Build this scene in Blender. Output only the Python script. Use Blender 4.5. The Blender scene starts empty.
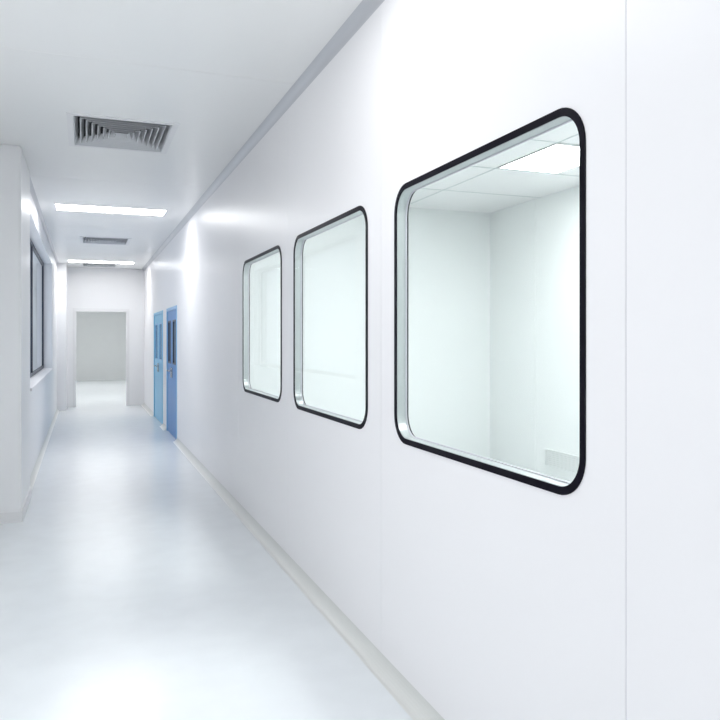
import bpy, bmesh, math
from mathutils import Vector
S=bpy.context.scene
COL=S.collection
W=1.3185; H=3.19; CH=1.55; TH=0.052
YB=-3.0; YE=18.05; XL=-0.55

# ---------------- materials
def mat(name,col,rough=.5,metal=0,noise=0,nscale=3,emit=None,spec=.5,bump=0,coat=0):
    m=bpy.data.materials.new(name); m.use_nodes=True
    nt=m.node_tree; b=nt.nodes['Principled BSDF']
    b.inputs['Base Color'].default_value=(*col,1)
    b.inputs['Roughness'].default_value=rough
    b.inputs['Metallic'].default_value=metal
    b.inputs['Specular IOR Level'].default_value=spec
    b.inputs['Coat Weight'].default_value=coat
    if noise:
        tc=nt.nodes.new('ShaderNodeTexCoord'); n=nt.nodes.new('ShaderNodeTexNoise')
        n.inputs['Scale'].default_value=nscale; n.inputs['Detail'].default_value=4
        nt.links.new(tc.outputs['Object'],n.inputs['Vector'])
        r=nt.nodes.new('ShaderNodeValToRGB')
        a=[max(0,c*(1-noise)) for c in col]; c2=[min(1,c*(1+noise)) for c in col]
        r.color_ramp.elements[0].position=.3; r.color_ramp.elements[1].position=.7
        r.color_ramp.elements[0].color=(*a,1); r.color_ramp.elements[1].color=(*c2,1)
        nt.links.new(n.outputs['Fac'],r.inputs['Fac'])
        nt.links.new(r.outputs['Color'],b.inputs['Base Color'])
    if emit:
        b.inputs['Emission Color'].default_value=(*emit[0],1); b.inputs['Emission Strength'].default_value=emit[1]
    return m
def glassmat(name,tint,scale=.5):
    # thin pane: Schlick reflectance over a tinted transparent layer
    m=bpy.data.materials.new(name); m.use_nodes=True; nt=m.node_tree
    nt.nodes.clear(); N=nt.nodes.new; L=nt.links.new
    o=N('ShaderNodeOutputMaterial'); mx=N('ShaderNodeMixShader')
    t=N('ShaderNodeBsdfTransparent'); t.inputs[0].default_value=(*tint,1)
    g=N('ShaderNodeBsdfGlossy'); g.inputs['Roughness'].default_value=0.0
    geo=N('ShaderNodeNewGeometry'); dp=N('ShaderNodeVectorMath'); dp.operation='DOT_PRODUCT'
    L(geo.outputs['Incoming'],dp.inputs[0]); L(geo.outputs['Normal'],dp.inputs[1])
    def mth(op,a,b=None):
        n=N('ShaderNodeMath'); n.operation=op
        for i,x in enumerate((a,b)):
            if x is None: continue
            if isinstance(x,(int,float)): n.inputs[i].default_value=x
            else: L(x,n.inputs[i])
        return n.outputs[0]
    a=mth('ABSOLUTE',dp.outputs['Value']); s=mth('SUBTRACT',1.0,a); p=mth('POWER',s,5.0)
    r=mth('MULTIPLY',mth('ADD',mth('MULTIPLY',p,.94),.06),scale)
    L(r,mx.inputs[0]); L(t.outputs[0],mx.inputs[1]); L(g.outputs[0],mx.inputs[2]); L(mx.outputs[0],o.inputs[0]); return m
M_wall=mat('wall_panel_white',(.89,.882,.895),.35,noise=.006,nscale=.6,spec=.3)
M_wall2=mat('wall_panel_matte',(.885,.888,.90),.38,noise=.006,nscale=.6)
M_seam=mat('seam_grey',(.60,.59,.64),.6)
M_ceil=mat('ceiling_panel',(.865,.87,.865),.32,noise=.006,nscale=.6)
M_floor=mat('vinyl_floor',(.80,.835,.862),.22,noise=.02,nscale=5)
M_cove=mat('cove_trim',(.70,.71,.69),.35)
M_alu=mat('aluminium_trim',(.58,.59,.62),.35,metal=.3)
M_grid=mat('ceiling_grid_white',(.62,.67,.67),.4)
M_black=mat('black_ceramic_border',(.003,.002,.007),.4,spec=.08)
M_jamb=mat('jamb_aluminium',(.50,.54,.54),.35,metal=.3)
M_room=mat('lab_wall',(.82,.85,.843),.4,noise=.005)
M_glassF=glassmat('glass_front',(.965,.985,.98),.35)
M_glassB=glassmat('glass_back',(.965,.985,.98),.2)
M_glassW=glassmat('glass_outer',(.60,.65,.71),.4)
M_glassC=glassmat('glass_clear',(.95,.97,.98),.5)
M_light=mat('light_panel',(1,1,1),.5,emit=((1,1,1),16))
M_lightN=mat('light_panel_dim',(1,1,1),.5,emit=((1,1,1),8.5))
M_fillF=mat('far_room_fill_panel',(1,1,1),.5,emit=((1,1,1),9.5))
M_lightL=mat('lab_light_panel',(1,1,1),.5,emit=((1,1,1),23))
M_frame=mat('fixture_frame',(.82,.82,.83),.4)
M_diff=mat('diffuser_blade',(.58,.59,.61),.4,metal=.2)
M_dark=mat('plenum_dark',(.04,.04,.045),.8)
M_blue=mat('door_blue',(.045,.235,.58),.35,spec=.35)
M_sky=mat('door_light_blue',(.19,.54,.80),.35,spec=.35)
M_bframe=mat('door_frame_blue',(.24,.50,.78),.35)
M_dglass=mat('door_glass',(.34,.46,.60),.08)
M_steel=mat('steel',(.55,.56,.58),.25,metal=1)
M_wframe=mat('window_frame_dark',(.03,.035,.06),.4)
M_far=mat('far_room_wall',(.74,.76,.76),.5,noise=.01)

# ---------------- helpers
def link(o,parent=None):
    COL.objects.link(o)
    if parent: o.parent=parent
    return o
def mk(name,bm,m,parent=None,smooth=False):
    me=bpy.data.meshes.new(name); bmesh.ops.recalc_face_normals(bm,faces=bm.faces[:]); bm.to_mesh(me); bm.free()
    ms=m if isinstance(m,(list,tuple)) else [m]
    for x in ms: me.materials.append(x)
    if smooth:
        for p in me.polygons: p.use_smooth=True
    return link(bpy.data.objects.new(name,me),parent)
def addbox(bm,x0,x1,y0,y1,z0,z1,mi=0):
    v=[bm.verts.new((x,y,z)) for x in(x0,x1) for y in(y0,y1) for z in(z0,z1)]
    for f in [(0,1,3,2),(4,6,7,5),(0,4,5,1),(2,3,7,6),(0,2,6,4),(1,5,7,3)]:
        fc=bm.faces.new([v[i] for i in f]); fc.material_index=mi
def box(name,x0,x1,y0,y1,z0,z1,m,parent=None,bevel=0):
    bm=bmesh.new(); addbox(bm,x0,x1,y0,y1,z0,z1)
    if bevel: bmesh.ops.bevel(bm,geom=bm.edges[:],offset=bevel,segments=2,affect='EDGES')
    return mk(name,bm,m,parent)
def empty(name,loc=(0,0,0)):
    e=bpy.data.objects.new(name,None); e.empty_display_size=.1; return link(e)
def cut(obj,bmc):
    me=bpy.data.meshes.new('cut'); bmesh.ops.recalc_face_normals(bmc,faces=bmc.faces[:]); bmc.to_mesh(me); bmc.free()
    c=bpy.data.objects.new('cut',me); COL.objects.link(c)
    md=obj.modifiers.new('b','BOOLEAN'); md.operation='DIFFERENCE'; md.solver='EXACT'; md.object=c
    bpy.context.view_layer.objects.active=obj
    bpy.ops.object.modifier_apply(modifier='b')
    bpy.data.objects.remove(c); 
def rr(y0,y1,z0,z1,r,n=10):
    pts=[]
    for cy,cz,a0 in ((y1-r,z1-r,0),(y0+r,z1-r,90),(y0+r,z0+r,180),(y1-r,z0+r,270)):
        for i in range(n+1):
            a=math.radians(a0+90*i/n); pts.append((cy+r*math.cos(a),cz+r*math.sin(a)))
    return pts
def rrprism(bm,pts,x0,x1):
    a=[bm.verts.new((x0,y,z)) for y,z in pts]; b=[bm.verts.new((x1,y,z)) for y,z in pts]
    n=len(pts)
    for i in range(n):
        j=(i+1)%n; bm.faces.new((a[i],a[j],b[j],b[i]))
    bm.faces.new(a); bm.faces.new(b)
def rrring(name,po,pi,x0,x1,m,parent):
    bm=bmesh.new(); n=len(po)
    L=[[bm.verts.new((x,y,z)) for y,z in p] for p,x in((po,x0),(pi,x0),(pi,x1),(po,x1))]
    for k in range(4):
        A=L[k];B=L[(k+1)%4]
        for i in range(n):
            j=(i+1)%n; bm.faces.new((A[i],A[j],B[j],B[i]))
    return mk(name,bm,m,parent)

# ---------------- shell
floor=box('floor',-1.6,5.15,YB-.1,30,-.1,0,M_floor)
ceiling=box('ceiling',-1.6,5.15,YB-.1,30,H,H+.12,M_ceil)
DIFF=[(-.075,.635,5.80,6.68),(-.02,.68,12.65,13.45),(-.02,.66,17.1,17.75)]
LIGHTS=[(-.32,.98,9.67,10.12),(-.30,1.0,16.45,16.85),(-.32,.98,2.6,3.05),(-.32,.98,-1.9,-1.45)]  # last panel, unseen behind the camera, is added to even out the light
bm=bmesh.new()
for d in DIFF: addbox(bm,d[0],d[1],d[2],d[3],H-.05,H+.09)
for d in LIGHTS: addbox(bm,d[0],d[1],d[2],d[3],H-.05,H+.04)
LL=[(3.72,4.36,5.25,6.15),(3.72,4.36,1.6,2.5),(1.9,2.5,1.6,2.5),(1.9,2.5,5.25,6.15)]  # first panel is in view; the rest are unseen, added to brighten the lab
for d in LL: addbox(bm,d[0],d[1],d[2],d[3],H-.05,H+.04)
cut(ceiling,bm)
bm=bmesh.new()
for y in (1.2,4.6,8.1,11.6,15.2): addbox(bm,-1.5,W-.01,y,y+.004,H-.05,H+.003)
cut(ceiling,bm)

wr=box('wall_right',W,W+TH,YB,YE+.1,0,H,M_wall)
WINS=[(1.722,3.083),(3.422,4.802),(5.124,6.499)]
Z0,Z1=1.09,2.230; R=.125
DOORS=[(11.46,12.91,2.06,M_blue),(13.58,15.35,2.06,M_sky)]
bm=bmesh.new()
for a,b in WINS: rrprism(bm,rr(a+.02,b-.02,Z0+.02,Z1-.02,R-.02),W-.1,W+.2)
cut(wr,bm)
bm=bmesh.new()
for a,b,t,_ in DOORS: addbox(bm,W-.1,W+.2,a,b,-.1,t)
cut(wr,bm)
bm=bmesh.new()
SEAMS=(-.1,1.559,3.25,4.962,6.72,8.45,10.2,17.0)
for y in SEAMS: addbox(bm,W-.05,W+.003,y-.0016,y+.0016,-.1,H+.1)
cut(wr,bm)
bm=bmesh.new()
for y in SEAMS: addbox(bm,W+.0012,W+.0029,y-.0015,y+.0015,.07,H-.06)
mk('trim_wall_seams',bm,M_seam)

# windows in right wall
for k,(a,b) in enumerate(WINS):
    e=empty('window_%d'%(k+1)); bw=.0242
    po=rr(a,b,Z0,Z1,R); pi=rr(a+bw,b-bw,Z0+bw,Z1-bw,R-bw)
    rrring('black_border_front',po,pi,W-.004,W-.0002,M_black,e)
    ji=rr(a+.0255,b-.0255,Z0+.0255,Z1-.0255,R-.0255); jo=rr(a+.0203,b-.0203,Z0+.0203,Z1-.0203,R-.0203)
    rrring('jamb',jo,ji,W+.0005,W+TH-.004,M_jamb,e)
    pb=rr(a+.030,b-.030,Z0+.030,Z1-.030,R-.030)
    rrring('spacer_gasket',ji,pb,W+TH-.011,W+TH-.006,M_seam,e)
    for nm,x,m in (('glass_front',W-.003,M_glassF),('glass_back',W+TH-.009,M_glassB)):
        bm=bmesh.new(); bm.faces.new([bm.verts.new((x,y,z)) for y,z in (pi if nm=='glass_front' else pb)])
        mk(nm,bm,m,e)
    rrring('black_border_back',po,pi,W+TH+.0002,W+TH+.004,M_black,e)

# doors in right wall
for k,(a,b,t,m) in enumerate(DOORS):
    e=empty('door_%d'%(k+1)); f=.05
    bm=bmesh.new()
    addbox(bm,W-.008,W+TH,a,a+f,0,t); addbox(bm,W-.008,W+TH,b-f,b,0,t); addbox(bm,W-.008,W+TH,a+f,b-f,t-f,t)
    mk('frame',bm,M_bframe if k==0 else M_sky,e)
    mid=a+(b-a)*.5
    for j,(p,q) in enumerate(((a+f+.003,mid-.002),(mid+.002,b-f-.003))):
        leaf=box('leaf_%d'%(j+1),W+.004,W+.048,p,q,.01,t-f-.003,m,e)
        c=(p+q)/2; hw=(q-p)*.30
        bm=bmesh.new(); addbox(bm,W-.1,W+.2,c-hw,c+hw,1.15,1.85); cut(leaf,bm)
        bm=bmesh.new()
        y0,y1,z0,z1=c-hw,c+hw,1.15,1.85
        for q2 in ((y0,y0+.025,z0,z1),(y1-.025,y1,z0,z1),(y0+.025,y1-.025,z0,z0+.025),(y0+.025,y1-.025,z1-.025,z1)):
            addbox(bm,W,W+.05,*q2)
        mk('vision_frame_%d'%(j+1),bm,M_wframe if k==0 else M_bframe,e)
        box('vision_glass_%d'%(j+1),W+.02,W+.03,y0+.025,y1-.025,z0+.025,z1-.025,M_dglass,e)
        hy=mid-.07 if j==0 else mid+.07
        bm=bmesh.new(); addbox(bm,W-.012,W+.004,hy-.025,hy+.025,.93,1.09)
        addbox(bm,W-.05,W-.012,hy-.01,hy+.01,1.03,1.05)
        addbox(bm,W-.06,W-.045,hy-.12 if j==0 else hy-.01,hy+.01 if j==0 else hy+.12,1.03,1.05)
        bmesh.ops.bevel(bm,geom=bm.edges[:],offset=.002,segments=1,affect='EDGES')
        mk('handle_%d'%(j+1),bm,M_steel,e)

def cove(name,xw,sx,ys,zb,sz,r,m,parent=None):
    bm=bmesh.new()
    for (a,b) in ys:
        prof=[(xw,zb)]
        n=8
        for i in range(n+1):
            t=math.pi/2*i/n
            prof.append((xw+sx*(r-r*math.sin(t))+0, zb+sz*(r-r*math.cos(t))))
        A=[bm.verts.new((x,a,z)) for x,z in prof]; B=[bm.verts.new((x,b,z)) for x,z in prof]
        for i in range(len(prof)):
            j=(i+1)%len(prof); bm.faces.new((A[i],A[j],B[j],B[i]))
        bm.faces.new(A); bm.faces.new(B)
    return mk(name,bm,m,parent)
segs=[(YB,DOORS[0][0]),(DOORS[0][1],DOORS[1][0]),(DOORS[1][1],YE)]
cove('baseboard_right',W,-1,segs,0,1,.065,M_cove)
cove('trim_ceiling_right',W,-1,[(YB,YE)],H,-1,.055,M_alu)

# left side: column + wall with recessed window
CX=-.50
box('column',-1.5,CX,6.88,8.0,0,H,M_wall2,bevel=.012)
wl=box('wall_left',XL-.25,XL,8.0,YE,0,H,M_wall2)
wy0,wy1,wz0,wz1=8.7,14.6,1.02,2.92
bm=bmesh.new(); addbox(bm,XL-.4,XL+.1,wy0,wy1,wz0,wz1); cut(wl,bm)
e=empty('window_4')
bm=bmesh.new(); fx0,fx1=-.715,-.685; ft=.05
addbox(bm,fx0,fx1,wy0,wy1,wz0,wz0+ft); addbox(bm,fx0,fx1,wy0,wy1,wz1-ft,wz1)
for y in (wy0,11.5,wy1-ft): addbox(bm,fx0,fx1,y,y+ft,wz0+ft,wz1-ft)
mk('frame',bm,M_wframe,e)
bm=bmesh.new(); bm.faces.new([bm.verts.new(p) for p in((-.70,wy0,wz0),(-.70,wy1,wz0),(-.70,wy1,wz1),(-.70,wy0,wz1))])
mk('glass',bm,M_glassW,e)
box('sill',-.68,XL+.03,wy0-.03,wy1+.03,wz0-.03,wz0+.003,M_wall,e,bevel=.004)
box('pilaster',XL,-.36,17.3,YE,0,H,M_wall2)
cove('baseboard_left',XL,1,[(8.0,17.3)],0,1,.05,M_cove)
bm=bmesh.new(); addbox(bm,CX,CX+.012,6.87,8.0,0,.09); addbox(bm,-1.5,CX+.012,6.868,6.88,0,.09)
mk('baseboard_column',bm,M_frame)
cove('trim_ceiling_left',XL,1,[(8.0,17.3)],H,-1,.04,M_alu)
# unseen near left and back walls; their windows are added to flood in daylight
def glazed(name,wallname,axis,c0,c1,a0,a1,o0,o1,z0,z1,muls):
    if axis=='x': w=box(wallname,c0,c1,a0,a1,0,H,M_wall2)
    else: w=box(wallname,a0,a1,c0,c1,0,H,M_wall2)
    bm=bmesh.new()
    if axis=='x': addbox(bm,c0-.1,c1+.1,o0,o1,z0,z1)
    else: addbox(bm,o0,o1,c0-.1,c1+.1,z0,z1)
    cut(w,bm)
    e=empty(name); cm=(c0+c1)/2; bm=bmesh.new(); t=.06
    def ab(p,q,zz0,zz1):
        if axis=='x': addbox(bm,cm-.02,cm+.02,p,q,zz0,zz1)
        else: addbox(bm,p,q,cm-.02,cm+.02,zz0,zz1)
    ab(o0,o1,z0,z0+t); ab(o0,o1,z1-t,z1)
    for i in range(muls+1):
        p=o0+(o1-o0-t)*i/muls; ab(p,p+t,z0+t,z1-t)
    mk('frame',bm,M_frame,e)
    bm=bmesh.new()
    P=[(o0,z0),(o1,z0),(o1,z1),(o0,z1)]
    bm.faces.new([bm.verts.new((cm,p,z) if axis=='x' else (p,cm,z)) for p,z in P]); mk('glass',bm,M_glassC,e)
glazed('window_5','wall_left_near','x',-1.6,-1.5,YB,8.0,-2.6,5.1,.9,2.95,4)
glazed('window_6','wall_back','y',YB-.1,YB,-1.5,W,-1.3,1.1,.3,2.95,2)

# end wall with doorway
we=box('wall_end',XL,W,YE,YE+.12,0,H,M_wall2)
dx0,dx1,dt=-.17,.92,2.18
bm=bmesh.new(); addbox(bm,dx0,dx1,YE-.1,YE+.3,-.1,dt); cut(we,bm)
bm=bmesh.new()
t=.07
addbox(bm,dx0-t,dx0,YE-.015,YE,0,dt+t); addbox(bm,dx1,dx1+t,YE-.015,YE,0,dt+t); addbox(bm,dx0,dx1,YE-.015,YE,dt,dt+t)
mk('trim_doorway',bm,M_frame)
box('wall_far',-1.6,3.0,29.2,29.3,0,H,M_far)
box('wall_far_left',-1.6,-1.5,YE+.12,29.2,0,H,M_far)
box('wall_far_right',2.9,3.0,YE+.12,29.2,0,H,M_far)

# lab room beyond windows
box('wall_lab_side',4.95,5.05,YB,8.43,0,H,M_room)
box('wall_lab_end',W+TH,5.05,8.43,8.53,0,H,M_room)
box('wall_lab_near',W+TH,4.95,-.6,-.5,0,H,M_room)
bm=bmesh.new()
for x in (2.5,3.7,): addbox(bm,x,x+.012,-.5,8.43,H-.004,H)
for y in (3.9,5.2,6.2,7.3): addbox(bm,W+TH,4.95,y,y+.012,H-.0045,H-.0005)
mk('trim_lab_ceiling',bm,M_grid)
bm=bmesh.new()
for y in (5.9,7.4): addbox(bm,4.946,4.95,y,y+.012,0,H-.01)
mk('trim_lab_wall',bm,M_room)
e=empty('return_air_grille')
bm=bmesh.new(); y0,y1,z0,z1=6.45,7.2,.10,.30
addbox(bm,4.935,4.95,y0,y1,z0,z0+.02);addbox(bm,4.935,4.95,y0,y1,z1-.02,z1)
addbox(bm,4.935,4.95,y0,y0+.02,z0+.02,z1-.02);addbox(bm,4.935,4.95,y1-.02,y1,z0+.02,z1-.02)
mk('frame',bm,M_room,e)
bm=bmesh.new()
for i in range(7):
    z=z0+.025+i*.022; addbox(bm,4.94,4.949,y0+.02,y1-.02,z,z+.016)
mk('louvres',bm,M_room,e)

# ---------------- ceiling lights
def clight(name,d,m):
    e=empty(name)
    x0,x1,y0,y1=d; f=.02
    bm=bmesh.new()
    for q in ((x0-f,x1+f,y0-f,y0),(x0-f,x1+f,y1,y1+f),(x0-f,x0,y0,y1),(x1,x1+f,y0,y1)):
        addbox(bm,*q,H-.008,H)
    mk('frame',bm,M_frame,e)
    box('panel',x0+.001,x1-.001,y0+.001,y1-.001,H-.004,H+.03,m,e)
for i,d in enumerate(LIGHTS): clight('ceiling_light' if i==0 else 'ceiling_light.%03d'%i,d,M_light if i<2 else M_lightN)
for i,d in enumerate(LL): clight('ceiling_light.%03d'%(i+len(LIGHTS)),d,M_lightL)
for i,y in enumerate((20.2,25)):  # unseen fill panels, added to brighten the far room
    e=empty('ceiling_light.%03d'%(8+i))
    box('panel',-.6,1.6,y,y+1.0,H-.03,H-.001,M_fillF,e)

# ---------------- diffusers
for i,(x0,x1,y0,y1) in enumerate(DIFF):
    e=empty('air_diffuser' if i==0 else 'air_diffuser.%03d'%i)
    f=.045
    bm=bmesh.new()
    for q in ((x0-f,x1+f,y0-f,y0),(x0-f,x1+f,y1,y1+f),(x0-f,x0,y0,y1),(x1,x1+f,y0,y1)):
        addbox(bm,*q,H-.007,H)
    mk('flange',bm,M_frame,e)
    box('plenum',x0+.002,x1-.002,y0+.002,y1-.002,H+.075,H+.085,M_dark,e)
    bm=bmesh.new(); n=8
    cx,cy=(x0+x1)/2,(y0+y1)/2; hx,hy=(x1-x0)/2-.002,(y1-y0)/2-.002
    for k in range(n):
        s=1-k/n*.97; si=s-.085
        rings=[]
        for sc,z in ((s,H-.006),(s-.02,H-.006),(max(si,.005)-.0,H+.045),(max(si,.005)+.015,H+.045)):
            rings.append([bm.verts.new((cx+a*hx*sc,cy+b*hy*sc,z)) for a,b in((-1,-1),(1,-1),(1,1),(-1,1))])
        for p in range(4):
            A=rings[p];B=rings[(p+1)%4]
            for q in range(4):
                bm.faces.new((A[q],A[(q+1)%4],B[(q+1)%4],B[q]))
    mk('blades',bm,M_diff,e)

# ---------------- world, camera
w=bpy.data.worlds.new('World'); S.world=w; w.use_nodes=True
bg=w.node_tree.nodes['Background']; bg.inputs[0].default_value=(.965,.975,1,1); bg.inputs[1].default_value=1.6
cd=bpy.data.cameras.new('camera'); cam=link(bpy.data.objects.new('camera',cd))
cd.sensor_width=36; cd.lens=37.0; cd.shift_y=-.0292; cd.clip_start=.05
cam.location=(0,0,CH); cam.rotation_euler=(math.radians(90),0,-math.atan(276/740))
S.camera=cam
S.view_settings.view_transform='Standard'
S.view_settings.exposure=0
